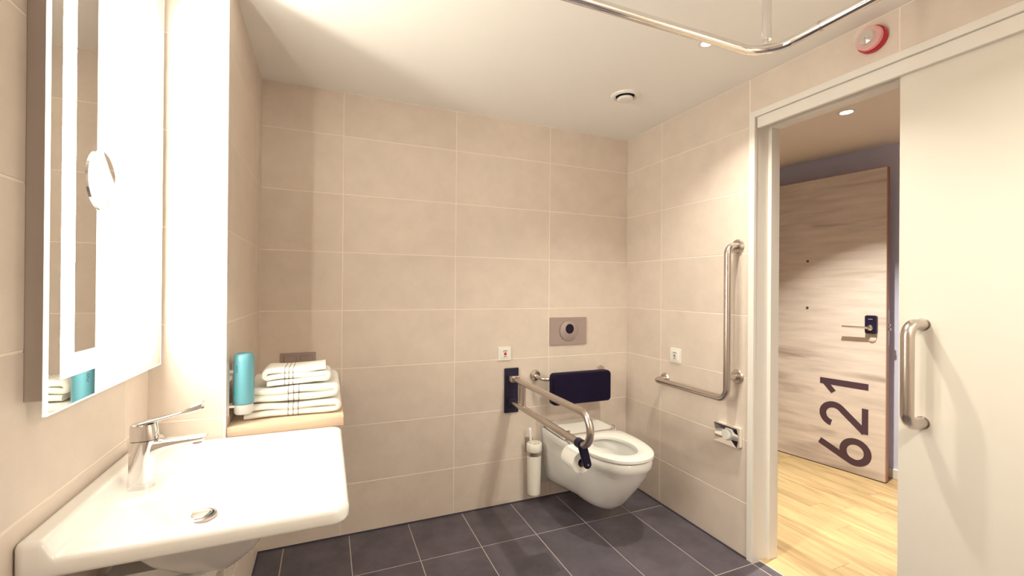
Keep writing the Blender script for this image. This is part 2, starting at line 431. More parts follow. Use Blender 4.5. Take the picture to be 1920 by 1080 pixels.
structure('wall_hallway_near', bm_box(0.145, 2.6, -2.70, -2.60, -0.05, HC + 0.05), 'hall_wall', label='lavender wall closing the near end of the hallway', cat='wall')

# numbered room door, standing open; local frame: x = into the door, y = along the leaf from the lock side, z up
DA = math.radians(9.03)
dr = empty('door_2', (1.593, -0.685, 0), DA, label='light oak room door numbered 621, standing open in the hallway', cat='door', kind='structure')
DW, DH, DT = 0.93, 2.122, 0.046
obj('door_leaf', bm_box(0.0, DT, 0.002, DW, 0.006, DH, 0.0006, 1), 'door_oak', dr)
eb = bm_box(0.0005, 0.016, -0.0006, 0.003, 0.006, DH)
obj('edge_band', eb, 'edge_band_light', dr, label='tan edge band')
obj('edge_band', bm_box(0.016, DT, -0.0006, 0.003, 0.006, DH), 'edge_band', dr, label='reddish brown rebate edge band')
obj('top_band', bm_box(0.0, DT, -0.0006, DW, DH - 0.001, DH + 0.0015), 'edge_band', dr, label='reddish brown top edge')
obj('bottom_seal', bm_box(0.002, DT - 0.002, 0.0, DW, 0.0006, 0.006), 'black_rubber', dr, label='dark seal under the door')
lockp = obj('lock_case', bm_prism([(0.079 + a, 1.0585 + b) for a, b in rrect(0.066, 0.124, 0.012)], lambda u, v, h: Vector((h, u, v)), -0.022, 0.0), 'black_plastic', dr, label='black electronic lock case')
lv = bm_tube(fillet([(-0.02, 0.083, 1.037), (-0.048, 0.083, 1.037), (-0.05, 0.236, 1.037)], 0.012, 6), 0.0075, 14)
obj('lever', lv, 'chrome', lockp, smooth=40)
obj('lever_rose', bm_lathe([(0.0, 0), (0.019, 0), (0.019, -0.006), (0.014, -0.010), (0, -0.010)], (-0.022, 0.083, 1.037), 'X', 28), 'chrome', lockp, smooth=40)
obj('status_light', bm_box(-0.0235, -0.0215, 0.068, 0.092, 1.093, 1.097), 'button_grey', lockp)
obj('key_rose', bm_lathe([(0.0, 0), (0.026, 0), (0.026, -0.005), (0.023, -0.007), (0, -0.007)], (0.0, 0.078, 0.965), 'X', 32), 'door_oak', dr, smooth=40, label='small round wood-coloured escutcheon')
for z in (1.511, 1.157):
    obj('peephole', bm_lathe([(0.0, -0.003), (0.005, -0.003), (0.009, -0.0035), (0.010, 0.0), (0.0, 0.0)], (0.0, 0.483, z), 'X', 20), 'steel_dark', dr, smooth=40, label='small round door viewer')
obj('latch_plate', bm_box(0.030, DT + 0.001, -0.0016, 0.001, 0.92, 1.16), 'steel_dark', dr)
obj('latch_bolt', bm_box(0.032, 0.044, -0.013, 0.0, 1.022, 1.040, 0.002, 2), 'chrome', dr)
obj('latch_bolt', bm_box(0.032, 0.044, -0.010, 0.0, 1.052, 1.066, 0.002, 2), 'chrome', dr)

# digits 6 2 1, reading upwards; text frame: a = reading direction (up = +z), b = glyph height (towards the lock edge is the foot)
def stroke(points, wd, bm, closed=False, lift=0.0):
    """flat ribbon of given width along a 2-D path, butt ends"""
    P = [Vector((p[0], p[1], 0)) for p in points]; n = len(P); L, R = [], []
    for i in range(n):
        if closed: d = (P[(i + 1) % n] - P[i - 1]).normalized(); nn = Vector((-d.y, d.x, 0)); k = 1
        else:
            d0 = (P[i] - P[i - 1]).normalized() if i > 0 else (P[1] - P[0]).normalized()
            d1 = (P[i + 1] - P[i]).normalized() if i < n - 1 else d0
            nn = Vector((-(d0 + d1).y, (d0 + d1).x, 0)).normalized(); k = 1 / max(0.4, nn.dot(Vector((-d0.y, d0.x, 0))))
        L.append(P[i] + nn * wd / 2 * k); R.append(P[i] - nn * wd / 2 * k)
    T = lambda p, h: Vector((h, 0.096 + p.y, p.x))     # p.y = height above the foot line, p.x = reading coordinate = z
    rng = n if closed else n - 1
    for h0, h1 in ((-0.0012 - lift, 0.0004),):
        vl0 = [bm.verts.new(T(p, h0)) for p in L]; vr0 = [bm.verts.new(T(p, h0)) for p in R]
        vl1 = [bm.verts.new(T(p, h1)) for p in L]; vr1 = [bm.verts.new(T(p, h1)) for p in R]
        for i in range(rng):
            j = (i + 1) % n
            bm.faces.new((vl0[i], vr0[i], vr0[j], vl0[j])); bm.faces.new((vl1[j], vr1[j], vr1[i], vl1[i]))
            bm.faces.new((vl0[j], vl1[j], vl1[i], vl0[i])); bm.faces.new((vr0[i], vr1[i], vr1[j], vr0[j]))
        if not closed:
            bm.faces.new((vl0[0], vl1[0], vr1[0], vr0[0])); bm.faces.new((vl0[-1], vr0[-1], vr1[-1], vl1[-1]))
SW, GH = 0.044, 0.297
def arc(cx, cy, r, a0, a1, n=18, ry=None):
    ry = ry or r
    return [(cx + r * math.cos(math.radians(a0 + (a1 - a0) * k / n)), cy + ry * math.sin(math.radians(a0 + (a1 - a0) * k / n))) for k in range(n + 1)]
b6 = bmesh.new()
R6 = 0.074
stroke(arc(0.156, 0.075, 0.074, 0, 360, 40, 0.073)[:-1], SW, b6, True)
# slanted stem from the upper end of the 6 down to the left of the bowl
stroke([(0.181, GH), (0.110, 0.150), (0.090, 0.105), (0.083, 0.080)], SW, b6, lift=0.0003)
obj('digit_six', b6, 'digit_brown', dr, label='dark brown number 6')
b2 = bmesh.new()
pth = arc(0.392, GH - 0.020 - 0.068, 0.068, 168, -38, 24)
pth += [(0.322, 0.036), (0.304, 0.019)]
stroke(pth, SW, b2)
stroke([(0.296, 0.0185), (0.472, 0.0185)], 0.037, b2, lift=0.0003)
obj('digit_two', b2, 'digit_brown', dr, label='dark brown number 2')
b1 = bmesh.new()
stroke([(0.624, 0.0), (0.624, GH)], SW, b1)
stroke([(0.552, GH - 0.088), (0.634, GH - 0.018)], 0.036, b1, lift=0.0003)
obj('digit_one', b1, 'digit_brown', dr, label='dark brown number 1')

# ------------------------------------------------------------------ lamps
def area(name, loc, power, size, parent, spread=150, col=WARM):
    l = bpy.data.lights.new(name, 'AREA'); l.shape = 'DISK'; l.size = size; l.energy = power; l.color = col; l.spread = math.radians(spread)
    o = bpy.data.objects.new(name, l); COL.objects.link(o); o.location = loc; o.parent = parent
    return o
def downlight(x, y, zc, power, label, r=0.02, spread=150, size=0.045):
    t = empty('ceiling_downlight', (x, y, zc), label=label, cat='downlight')
    obj('trim_ring', bm_lathe([(r, -0.0005), (r + 0.004, -0.004), (r + 0.016, -0.003), (r + 0.018, 0.0), (r, 0.0)], (0, 0, 0), 'Z', 36), 'white_paint', t, smooth=40)
    obj('lens', bm_lathe([(0, -0.0025), (r * 0.7, -0.002), (r + 0.001, -0.0008), (r + 0.001, 0.0), (0, 0.0)], (0, 0, 0), 'Z', 30), 'lamp_lens', t, smooth=40)
    area('lamp', (0, 0, -0.008), power, size, t, spread)
    return t
downlight(-0.441, -1.087, H, SPOT_W, 'small bright recessed downlight in the bathroom ceiling beside the curtain rail', spread=120)
area('shower_ceiling_light_offscreen', (-0.55, -2.75, H - 0.008), SHOWER_W, 0.09, None)   # ceiling light of the shower end, behind the camera
downlight(0.865, -0.853, HC - 0.003, HALL_W, 'glowing recessed downlight in the hallway ceiling', r=0.028, spread=96)

# ------------------------------------------------------------------ ceiling air valve
av = empty('air_valve', (-0.441, -0.552, H), label='white round disc air valve in the ceiling above the toilet', cat='air vent')
obj('outer_ring', bm_lathe([(0.048, 0.0), (0.048, -0.006), (0.056, -0.012), (0.068, -0.009), (0.073, 0.0)], (0, 0, 0), 'Z', 48), 'white_plastic', av, smooth=40)
obj('throat', bm_lathe([(0.0, -0.0005), (0.0485, -0.0005), (0.0485, -0.002), (0.0, -0.002)], (0, 0, 0), 'Z', 40), 'black_rubber', av)
obj('disc', bm_lathe([(0.0, -0.003), (0.012, -0.003), (0.014, -0.010), (0.036, -0.012), (0.041, -0.016), (0.041, -0.020), (0.036, -0.026), (0.0, -0.029)], (0, 0, 0), 'Z', 40), 'white_plastic', av, smooth=35)

# ------------------------------------------------------------------ curtain rail
cr = empty('curtain_rail', (-0.66, -1.515, 2.0), label='polished chrome L-shaped curtain rail hung from the ceiling', cat='curtain rail')
RX, RY, RZ = -0.630, -1.490, 2.003
rp = fillet([(XL + 0.004, RY, RZ), (RX, RY, RZ), (RX, YR + 0.004, RZ)], 0.09, 14)
tpart('rail_tube', bm_tube(rp, 0.0132, 22), 'chrome', cr, smooth=40)
am = (RX - 0.09 * (1 - math.sqrt(0.5)), RY - 0.09 * (1 - math.sqrt(0.5)))
tpart('hanger_rod', bm_tube([(am[0], am[1], H - 0.002), (am[0], am[1], RZ + 0.028)], 0.0125, 22), 'chrome', cr, smooth=40)
tpart('rod_screw', bm_tube([(am[0], am[1], RZ + 0.029), (am[0], am[1], RZ + 0.008)], 0.005, 14), 'chrome', cr, smooth=40)
tpart('ceiling_flange', bm_lathe([(0.0, 0.0), (0.03, 0.0), (0.03, -0.004), (0.016, -0.010), (0.0, -0.010)], (am[0], am[1], H), 'Z', 30), 'chrome', cr, smooth=40)
tpart('wall_flange', bm_lathe([(0.0, 0.0), (0.028, 0.0), (0.028, 0.006), (0.0, 0.006)], (XL, RY, RZ), 'X', 30), 'chrome', cr, smooth=40)
tpart('wall_flange', bm_lathe([(0.0, 0.0), (0.028, 0.0), (0.028, 0.006), (0.0, 0.006)], (RX, YR, RZ), 'Y', 30), 'chrome', cr, smooth=40)
tpart('rail_joint', bm_tube([(RX, RY - 0.165, RZ), (RX, RY - 0.171, RZ)], 0.0139, 22), 'steel', cr, smooth=40)

# ------------------------------------------------------------------ alarm beacon above the door
al = empty('alarm_beacon', (0, -1.448, 2.214), label='red based fire alarm beacon with clear dome above the doorway', cat='alarm')
obj('base', bm_lathe([(0.0, 0.0), (0.046, 0.0), (0.048, -0.006), (0.047, -0.020), (0.043, -0.024), (0.0, -0.024)], (0, 0, 0), 'X', 44), 'red_plastic', al, smooth=35, label='red round base')
obj('collar', bm_lathe([(0.0, -0.024), (0.043, -0.024), (0.042, -0.038), (0.0, -0.040)], (0, 0, 0), 'X', 40), 'pink_clear', al, smooth=35, label='pinkish translucent collar')
obj('dome', bm_lathe([(0.037, -0.040), (0.037, -0.056), (0.034, -0.066), (0.027, -0.074), (0.015, -0.079), (0.0, -0.081)], (0, 0, 0), 'X', 40), 'clear_plastic', al, smooth=45, label='clear dome')
obj('reflector', bm_lathe([(0.0, -0.0405), (0.026, -0.0405), (0.024, -0.052), (0.012, -0.057), (0.006, -0.064), (0.0, -0.064)], (0, 0, 0), 'X', 30), 'reflector', al, smooth=30)

# ------------------------------------------------------------------ lit mirror
XM = -2.321
MY0, MY1, MZ0, MZ1 = -1.387, -0.799, 1.047, 2.165
mi = empty('lit_mirror', (XL, -1.10, MZ0), label='tall wall mirror with glowing frosted border above the washbasin', cat='mirror')
tpart('back_box', bm_box(XL, XM - 0.006, -1.371, -0.832, 1.072, MZ1 - 0.03, 0.001, 1), 'mirror_box', mi, label='grey metal box behind the glass')
tpart('mirror_pane', bm_box(XM - 0.0055, XM, MY0 + 0.0015, MY1 - 0.0015, MZ0 + 0.0015, MZ1 - 0.0015), 'mirror_glass', mi)
ge = bm_box(XM - 0.006, XM + 0.0004, MY0, MY0 + 0.003, MZ0, MZ1)
bm_box(XM - 0.006, XM + 0.0004, MY1 - 0.003, MY1, MZ0, MZ1, bm=ge)
bm_box(XM - 0.006, XM + 0.0004, MY0, MY1, MZ0, MZ0 + 0.003, bm=ge)
bm_box(XM - 0.006, XM + 0.0004, MY0, MY1, MZ1 - 0.003, MZ1, bm=ge)
tpart('glass_edge', ge, 'glass_edge', mi, label='pale glowing edge of the glass')
SY0, SY1, SZ0, SZ1, SWD = -1.342, -0.861, 1.105, MZ1 - 0.058, 0.043
for nm, a in (('light_strip', (SY0, SY0 + SWD, SZ0, SZ1)), ('light_strip', (SY1 - SWD, SY1, SZ0, SZ1)),
              ('light_strip', (SY0 + SWD, SY1 - SWD, SZ0, SZ0 + SWD)), ('light_strip', (SY0 + SWD, SY1 - SWD, SZ1 - SWD, SZ1))):
    tpart(nm, bm_box(XM - 0.001, XM + 0.0012, *a), 'frosted_strip', mi)
# round magnifying mirror set into the pane: shallow hollow
mg = bmesh.new(); ring = []
NR = 10
c0 = mg.verts.new((XM + 0.0009, -1.188, 1.513))
for k in range(1, NR + 1):
    rr = 0.066 * k / NR
    ring.append([mg.verts.new((XM + 0.0009 + 0.0016 * (k / NR) ** 2, -1.188 + rr * math.cos(2 * PI * j / 48), 1.513 + rr * math.sin(2 * PI * j / 48))) for j in range(48)])
for j in range(48): mg.faces.new((c0, ring[0][j], ring[0][(j + 1) % 48]))
for a, b in zip(ring, ring[1:]):
    for j in range(48): mg.faces.new((a[j], b[j], b[(j + 1) % 48], a[(j + 1) % 48]))
back = [mg.verts.new((XM - 0.001, v.co.y, v.co.z)) for v in ring[-1]]
for j in range(48): mg.faces.new((ring[-1][j], back[j], back[(j + 1) % 48], ring[-1][(j + 1) % 48]))
tpart('magnifying_mirror', mg, 'mirror_glass', mi, smooth=40)

# ------------------------------------------------------------------ washbasin
BX0, BX1, BY0, BY1 = XL + 0.0005, -1.810, -1.405, -0.7765
RIM, THK = 0.800, 0.036
def basin_mesh():
    t = bmesh.new(); NX, NY = 84, 92
    w2, h2 = (BX1 - BX0) / 2, (BY1 - BY0) / 2; cx, cy = (BX0 + BX1) / 2, (BY0 + BY1) / 2
    def warp(u, v):
        x, y = u * w2, v * h2
        r = 0.040 if x > 0 else 0.018
        ax, ay = abs(x) - (w2 - r), abs(y) - (h2 - r)
        if ax > 0 and ay > 0:
            a, b = ax / r, ay / r
            a2, b2 = a * math.sqrt(1 - b * b / 2), b * math.sqrt(1 - a * a / 2)
            x = math.copysign(w2 - r + r * a2, x); y = math.copysign(h2 - r + r * b2, y)
        return cx + x, cy + y
    def edge(x, y):
        r = 0.040 if x > cx else 0.018
        qx, qy = abs(x - cx) - (w2 - r), abs(y - cy) - (h2 - r)
        return r - math.hypot(max(qx, 0), max(qy, 0)) - min(max(qx, qy), 0)
    def sd(x, y, x0, x1, y0, y1, r):
        qx = abs(x - (x0 + x1) / 2) - (x1 - x0) / 2 + r; qy = abs(y - (y0 + y1) / 2) - (y1 - y0) / 2 + r
        return r - math.hypot(max(qx, 0), max(qy, 0)) - min(max(qx, qy), 0)
    def ztop(x, y):
        z = RIM + 0.032 * (1 - sstep(-2.322, -2.300, x))
        # faucet deck stays at rim level, bowl in front and beside it
        d = sd(x, y, -2.300, BX1 - 0.016, BY0 + 0.016, BY1 - 0.016, 0.05)
        deck = sd(x, y, -2.40, -2.205, -1.185, -1.035, 0.02)
        dep = 0.100 * sstep(0.0, 0.17, d)
        dep *= 1 - sstep(-0.022, 0.004, deck)
        z -= dep
        e = edge(x, y); r = 0.011
        if e < r: z -= r - math.sqrt(max(0, r * r - (r - e) ** 2))
        return z
    def zbot(x, y):
        d = sd(x, y, -2.355, BX1 - 0.075, BY0 + 0.06, BY1 - 0.06, 0.14)
        z = RIM - THK - 0.004 * sstep(0, 0.04, edge(x, y)) - 0.210 * sstep(0.0, 0.26, d)
        e = edge(x, y); r = 0.008
        if e < r: z += r - math.sqrt(max(0, r * r - (r - e) ** 2))
        return z
    # denser lines near the outline
    def lin(n):
        out = []
        for i in range(n + 1):
            s = -1 + 2 * i / n
            out.append(math.sin(s * PI / 2) * 0.55 + s * 0.45)
        return out
    US, VS = lin(NX), lin(NY)
    top = [[None] * (NY + 1) for _ in range(NX + 1)]; bot = [[None] * (NY + 1) for _ in range(NX + 1)]
    for i, u in enumerate(US):
        for j, v in enumerate(VS):
            x, y = warp(u, v)
            top[i][j] = t.verts.new((x, y, ztop(x, y))); bot[i][j] = t.verts.new((x, y, zbot(x, y)))
    for i in range(NX):
        for j in range(NY):
            t.faces.new((top[i][j], top[i + 1][j], top[i + 1][j + 1], top[i][j + 1]))
            t.faces.new((bot[i][j], bot[i][j + 1], bot[i + 1][j + 1], bot[i + 1][j]))
    per = [(i, 0) for i in range(NX)] + [(NX, j) for j in range(NY)] + [(i, NY) for i in range(NX, 0, -1)] + [(0, j) for j in range(NY, 0, -1)]
    for k in range(len(per)):
        a, b = per[k], per[(k + 1) % len(per)]
        t.faces.new((top[a[0]][a[1]], bot[a[0]][a[1]], bot[b[0]][b[1]], top[b[0]][b[1]]))
    return t, ztop
bt, ZTOP = basin_mesh()
wbz = empty('washbasin', (XL, -1.09, RIM), label='white ceramic washbasin hung on the wall under the mirror', cat='washbasin')
tpart('basin', bt, 'ceramic', wbz, smooth=60)
dx, dy = -2.150, -1.110
dz = ZTOP(dx, dy)
dn = bm_lathe([(0.0, 0.004), (0.020, 0.005), (0.026, 0.003), (0.027, -0.006), (0.0, -0.006)], (dx, dy, dz + 0.004), 'Z', 36)
tpart('drain_plug', dn, 'chrome', wbz, smooth=40)
tpart('drain_ring', bm_lathe([(0.028, 0.0), (0.030, 0.004), (0.036, 0.002), (0.037, -0.004), (0.028, -0.004)], (dx, dy, dz + 0.002), 'Z', 36), 'steel_dark', wbz, smooth=40)
# trap cover under the bowl
tc_ = bmesh.new()
prof = [(-2.352, 0.61), (-2.352, 0.50), (-2.17, 0.50), (-2.115, 0.545), (-2.095, 0.61)]
bm_prism(prof, lambda u, v, h: Vector((u, h, v)), -1.17, -1.05, tc_)
bmesh.ops.bevel(tc_, geom=list(tc_.edges), offset=0.024, segments=4, affect='EDGES')
tpart('trap_cover', tc_, 'ceramic', wbz, smooth=50)

# ------------------------------------------------------------------ faucet
FXc, FYc = -2.268, -1.115
fz = RIM - 0.0005
fa = empty('faucet', (FXc, FYc, RIM), label='chrome single-lever basin faucet with a long elbow lever', cat='faucet')
body = bmesh.new(); rings = []
for z, wx, wy, ox in ((0.0, 0.0245, 0.0245, 0.0), (0.004, 0.0245, 0.0245, 0.0), (0.05, 0.0235, 0.0235, 0.001), (0.10, 0.0255, 0.0240, 0.004), (0.113, 0.0265, 0.0240, 0.006)):
    rings.append([body.verts.new((ox + wx * (abs(math.cos(a)) ** 0.6) * math.copysign(1, math.cos(a)), wy * (abs(math.sin(a)) ** 0.6) * math.copysign(1, math.sin(a)), z)) for a in [2 * PI * k / 36 + 1e-4 for k in range(36)]])
for a, b in zip(rings, rings[1:]):
    for k in range(36): body.faces.new((a[k], a[(k + 1) % 36], b[(k + 1) % 36], b[k]))
body.faces.new(rings[0][::-1]); body.faces.new(rings[-1])
obj('body', body, 'chrome', fa, smooth=40)
head = bmesh.new(); rings = []
for z, wx, wy, ox in ((0.1145, 0.0265, 0.0240, 0.006), (0.148, 0.0245, 0.0235, 0.004), (0.152, 0.0225, 0.0215, 0.004)):
    rings.append([head.verts.new((ox + wx * (abs(math.cos(a)) ** 0.6) * math.copysign(1, math.cos(a)), wy * (abs(math.sin(a)) ** 0.6) * math.copysign(1, math.sin(a)), z)) for a in [2 * PI * k / 36 + 1e-4 for k in range(36)]])
for a, b in zip(rings, rings[1:]):
    for k in range(36): head.faces.new((a[k], a[(k + 1) % 36], b[(k + 1) % 36], b[k]))
head.faces.new(rings[0][::-1]); head.faces.new(rings[-1])
hd = obj('handle_cap', head, 'chrome', fa, smooth=40)
# spout: section loops along x
def loft(sections, bm=None, n=24, p=0.55):
    t = bmesh.new(); rings = []
    for x, z, hw, hh in sections:
        rings.append([t.verts.new((x, hw * (abs(math.cos(a)) ** p) * math.copysign(1, math.cos(a)), z + hh * (abs(math.sin(a)) ** p) * math.copysign(1, math.sin(a)))) for a in [2 * PI * k / n + 1e-4 for k in range(n)]])
    for a, b in zip(rings, rings[1:]):
        for k in range(n): t.faces.new((a[k], a[(k + 1) % n], b[(k + 1) % n], b[k]))
    t.faces.new(rings[0][::-1]); t.faces.new(rings[-1])
    return t
obj('spout', loft([(0.010, 0.082, 0.021, 0.028), (0.030, 0.092, 0.0205, 0.019), (0.045, 0.0965, 0.020, 0.0145), (0.075, 0.1005, 0.019, 0.0095), (0.105, 0.1030, 0.0185, 0.0075), (0.124, 0.1045, 0.018, 0.0065), (0.132, 0.1080, 0.0175, 0.0025)]), 'chrome', fa, smooth=45)
obj('aerator', bm_lathe([(0.0, 0.0), (0.010, 0.0), (0.010, 0.006), (0.0, 0.006)], (0.112, 0, 0.0915), 'Z', 20), 'steel_dark', fa, smooth=40)
obj('lever', loft([(-0.012, 0.150, 0.019, 0.004), (0.010, 0.1545, 0.016, 0.0040), (0.040, 0.1605, 0.011, 0.0035), (0.075, 0.1685, 0.0085, 0.0032), (0.084, 0.1715, 0.009, 0.0034), (0.090, 0.1735, 0.0115, 0.0060), (0.105, 0.1790, 0.0140, 0.0095), (0.123, 0.1855, 0.0145, 0.0105)], p=0.45), 'chrome', hd, smooth=45)

# ------------------------------------------------------------------ wooden shelf, towels
SHZ = 0.826
sh = obj('wall_shelf', bm_box(-0.1775, 0.1775, -0.3815, 0.3815, -0.016, 0.016, 0.0015, 2), 'maple', None, label='light maple shelf holding the folded towels next to the washbasin', cat='shelf')
sh.location = ((XP - 1.801) / 2, -0.3835, SHZ - 0.016)

def towel(name, label, folds, x0, x1, y0, y1, z0, layer, stripes, tilt=0.0, seed=0):
    """folded towel: one strip laid in zigzag, folds rounded at the right and left ends"""
    rnd = random.Random(seed)
    path = []
    n = folds
    for k in range(n):
        z = z0 + layer * (k + 0.5)
        xa, xb = (x0 + layer * 0.5, x1 - layer * 0.5)
        xs = [xa + (xb - xa) * i / 24 for i in range(25)]
        if k % 2: xs = xs[::-1]
        for x_ in xs: path.append((x_, z + 0.0022 * math.sin(x_ * 31 + k * 1.7 + seed) * (0.5 + k / n)))
        if k < n - 1:
            end = xs[-1]; sgn = 1 if k % 2 == 0 else -1
            for a in (-60, -30, 0, 30, 60):
                path.append((end + sgn * layer * 0.5 * math.cos(math.radians(a)), z + layer * 0.5 + layer * 0.5 * math.sin(math.radians(a))))
    th = layer * 0.93
    t = bmesh.new(); NYs = 26; rows = []
    P = [Vector((a, 0, b)) for a, b in path]
    for j in range(NYs + 1):
        v = j / NYs
        # the ends of the strip are rounded over in y
        e = min(v, 1 - v) * (y1 - y0); rr = th * 0.5
        sc = math.sqrt(max(0.0, 1 - (1 - min(1, e / rr)) ** 2)) if e < rr else 1.0
        sc = max(sc, 0.25)
        y = y0 + (y1 - y0) * v
        la, lb = [], []
        for i, p in enumerate(P):
            d = (P[min(i + 1, len(P) - 1)] - P[max(i - 1, 0)]).normalized()
            nn = Vector((-d.z, 0, d.x))
            wob = 0.0016 * math.sin(p.x * 47 + y * 23 + seed) + 0.0013 * math.sin(y * 41 + p.x * 13 + seed * 2)
            yy = y + (0.004 * math.sin(p.x * 19 + i * 0.02 + seed) if j in (0, 1, NYs - 1, NYs) else 0)
            zt = tilt * (p.x - x0)
            la.append(t.verts.new((p.x + nn.x * th / 2 * sc, yy, p.z + nn.z * (th / 2) * sc + wob * 0.6 + zt)))
            lb.append(t.verts.new((p.x - nn.x * th / 2 * sc, yy, p.z - nn.z * (th / 2) * sc + wob * 0.6 + zt)))
        rows.append((la, lb))
    m_ = len(P)
    for (a0, b0), (a1, b1) in zip(rows, rows[1:]):
        for i in range(m_ - 1):
            t.faces.new((a0[i], a0[i + 1], a1[i + 1], a1[i])); t.faces.new((b0[i], b1[i], b1[i + 1], b0[i + 1]))
        t.faces.new((a0[0], a1[0], b1[0], b0[0])); t.faces.new((a0[-1], b0[-1], b1[-1], a1[-1]))
    for (a, b) in (rows[0], rows[-1]):
        for i in range(m_ - 1): t.faces.new((a[i], b[i], b[i + 1], a[i + 1]))
    bottom = min(v.co.z for v in t.verts)
    for v in t.verts: v.co.z += z0 - bottom
    o = obj(name, t, 'terry', None, smooth=60, label=label, cat='towel')
    # woven grey stripes: thin bands running over the towel
    mt = MATS['terry'].copy(); mt.name = 'terry_' + str(seed); o.data.materials[0] = mt
    b = mt.node_tree.nodes['Principled BSDF']; lnk = b.inputs['Base Color'].links[0]; src = lnk.from_socket
    geo = mt.node_tree.nodes.new('ShaderNodeTexCoord'); sx = mt.node_tree.nodes.new('ShaderNodeSeparateXYZ')
    mt.node_tree.links.new(geo.outputs['Object'], sx.inputs[0])
    acc = None
    for s in stripes:
        cmp_ = mt.node_tree.nodes.new('ShaderNodeMath'); cmp_.operation = 'COMPARE'
        cmp_.inputs[1].default_value = s; cmp_.inputs[2].default_value = 0.0016
        mt.node_tree.links.new(sx.outputs['X'], cmp_.inputs[0])
        if acc is None: acc = cmp_
        else:
            ad = mt.node_tree.nodes.new('ShaderNodeMath'); ad.operation = 'MAXIMUM'
            mt.node_tree.links.new(acc.outputs[0], ad.inputs[0]); mt.node_tree.links.new(cmp_.outputs[0], ad.inputs[1]); acc = ad
    mx = mt.node_tree.nodes.new('ShaderNodeMix'); mx.data_type = 'RGBA'
    mx.inputs['B'].default_value = (0.30, 0.28, 0.28, 1)
    mt.node_tree.links.new(acc.outputs[0], mx.inputs['Factor']); mt.node_tree.links.new(src, mx.inputs['A']); mt.node_tree.links.new(mx.outputs['Result'], b.inputs['Base Color'])
    return o
def ztop_of(o): return max(v.co.z for v in o.data.vertices)
t1 = towel('bath_towel', 'white bath towel folded at the bottom of the stack, lying on the maple shelf', 2, -2.128, -1.818, -0.705, -0.40, SHZ + 0.0005, 0.023, (-1.983, -1.967, -1.951), 0.0, 1)
t2 = towel('bath_towel', 'white bath towel folded in the middle of the stack, under the hand towel', 2, -2.130, -1.824, -0.700, -0.40, ztop_of(t1) + 0.0002, 0.026, (-1.983, -1.966, -1.949), 0.008, 3)
t3 = towel('hand_towel', 'small white hand towel with grey stripes on top of the stack', 3, -2.060, -1.852, -0.690, -0.545, ztop_of(t2) - 0.0015, 0.0200, (-1.995, -1.982, -1.969), 0.02, 5)

# ------------------------------------------------------------------ soap dispenser on the pier
so = empty('soap_dispenser', (XP, -0.72, 0.86), label='turquoise soap bottle in a wall bracket on the pier above the towels', cat='soap dispenser')
bx, by = XP + 0.042, -0.720
def bottle_ring(z, r): return (r, z)
tpart('bottle', bm_lathe([(0.0, 0.890), (0.026, 0.890), (0.0305, 0.893), (0.0315, 0.900), (0.0312, 1.035), (0.0300, 1.050), (0.026, 1.058), (0.016, 1.061), (0.0, 1.0615)], (bx, by, 0), 'Z', 48, sx=0.98), 'teal_plastic', so, smooth=40)
tpart('dispensing_cap', bm_lathe([(0.0, 0.858), (0.025, 0.858), (0.028, 0.862), (0.0295, 0.884), (0.0285, 0.8905), (0.0, 0.8905)], (bx, by, 0), 'Z', 44), 'frosted_cap', so, smooth=40, label='translucent white cap under the bottle')
tpart('bracket_plate', bm_box(XP, XP + 0.004, by - 0.024, by + 0.030, 0.856, 1.030, 0.001, 1), 'chrome', so)
tpart('bracket_arm', bm_box(XP + 0.003, XP + 0.016, by - 0.012, by + 0.012, 0.995, 1.005, 0.001, 1), 'frosted_cap', so)
tpart('bracket_arm', bm_box(XP + 0.003, XP + 0.020, by - 0.020, by + 0.020, 0.882, 0.890, 0.001, 1), 'chrome', so)
# printed marks on the bottle, drawn on its curved face
def curved_mark(a0, a1, z0, z1, material, name, parent, r=0.0319, n=6):
    t = bmesh.new(); lo, hi = [], []
    for k in range(n + 1):
        a = math.radians(a0 + (a1 - a0) * k / n)
        lo.append(t.verts.new((bx + r * 0.98 * math.cos(a), by + r * math.sin(a), z0))); hi.append(t.verts.new((bx + r * 0.98 * math.cos(a), by + r * math.sin(a), z1)))
    for k in range(n): t.faces.new((lo[k], lo[k + 1], hi[k + 1], hi[k]))
    return t
pm = bmesh.new()
for a0, a1, z0, z1 in ((232, 240, 1.020, 1.0215), (240, 242, 1.0165, 1.0215), (232, 234, 1.0165, 1.020), (234, 242, 1.0135, 1.0150), (234, 236, 1.0100, 1.0135), (234, 241, 1.0085, 1.0100),
                       (235, 243, 1.0045, 1.0060), (241, 243, 1.0015, 1.0045), (235, 243, 0.9990, 1.0005), (235, 237, 0.9965, 0.9990)):
    merge(pm, curved_mark(a0, a1, z0, z1, None, None, None))
tpart('print', pm, 'ink', so, label='small dark vertical lettering')
tpart('label_block', curved_mark(222, 246, 0.918, 0.955, None, None, None, 0.0318), 'teal_dark', so, label='dark teal text block')

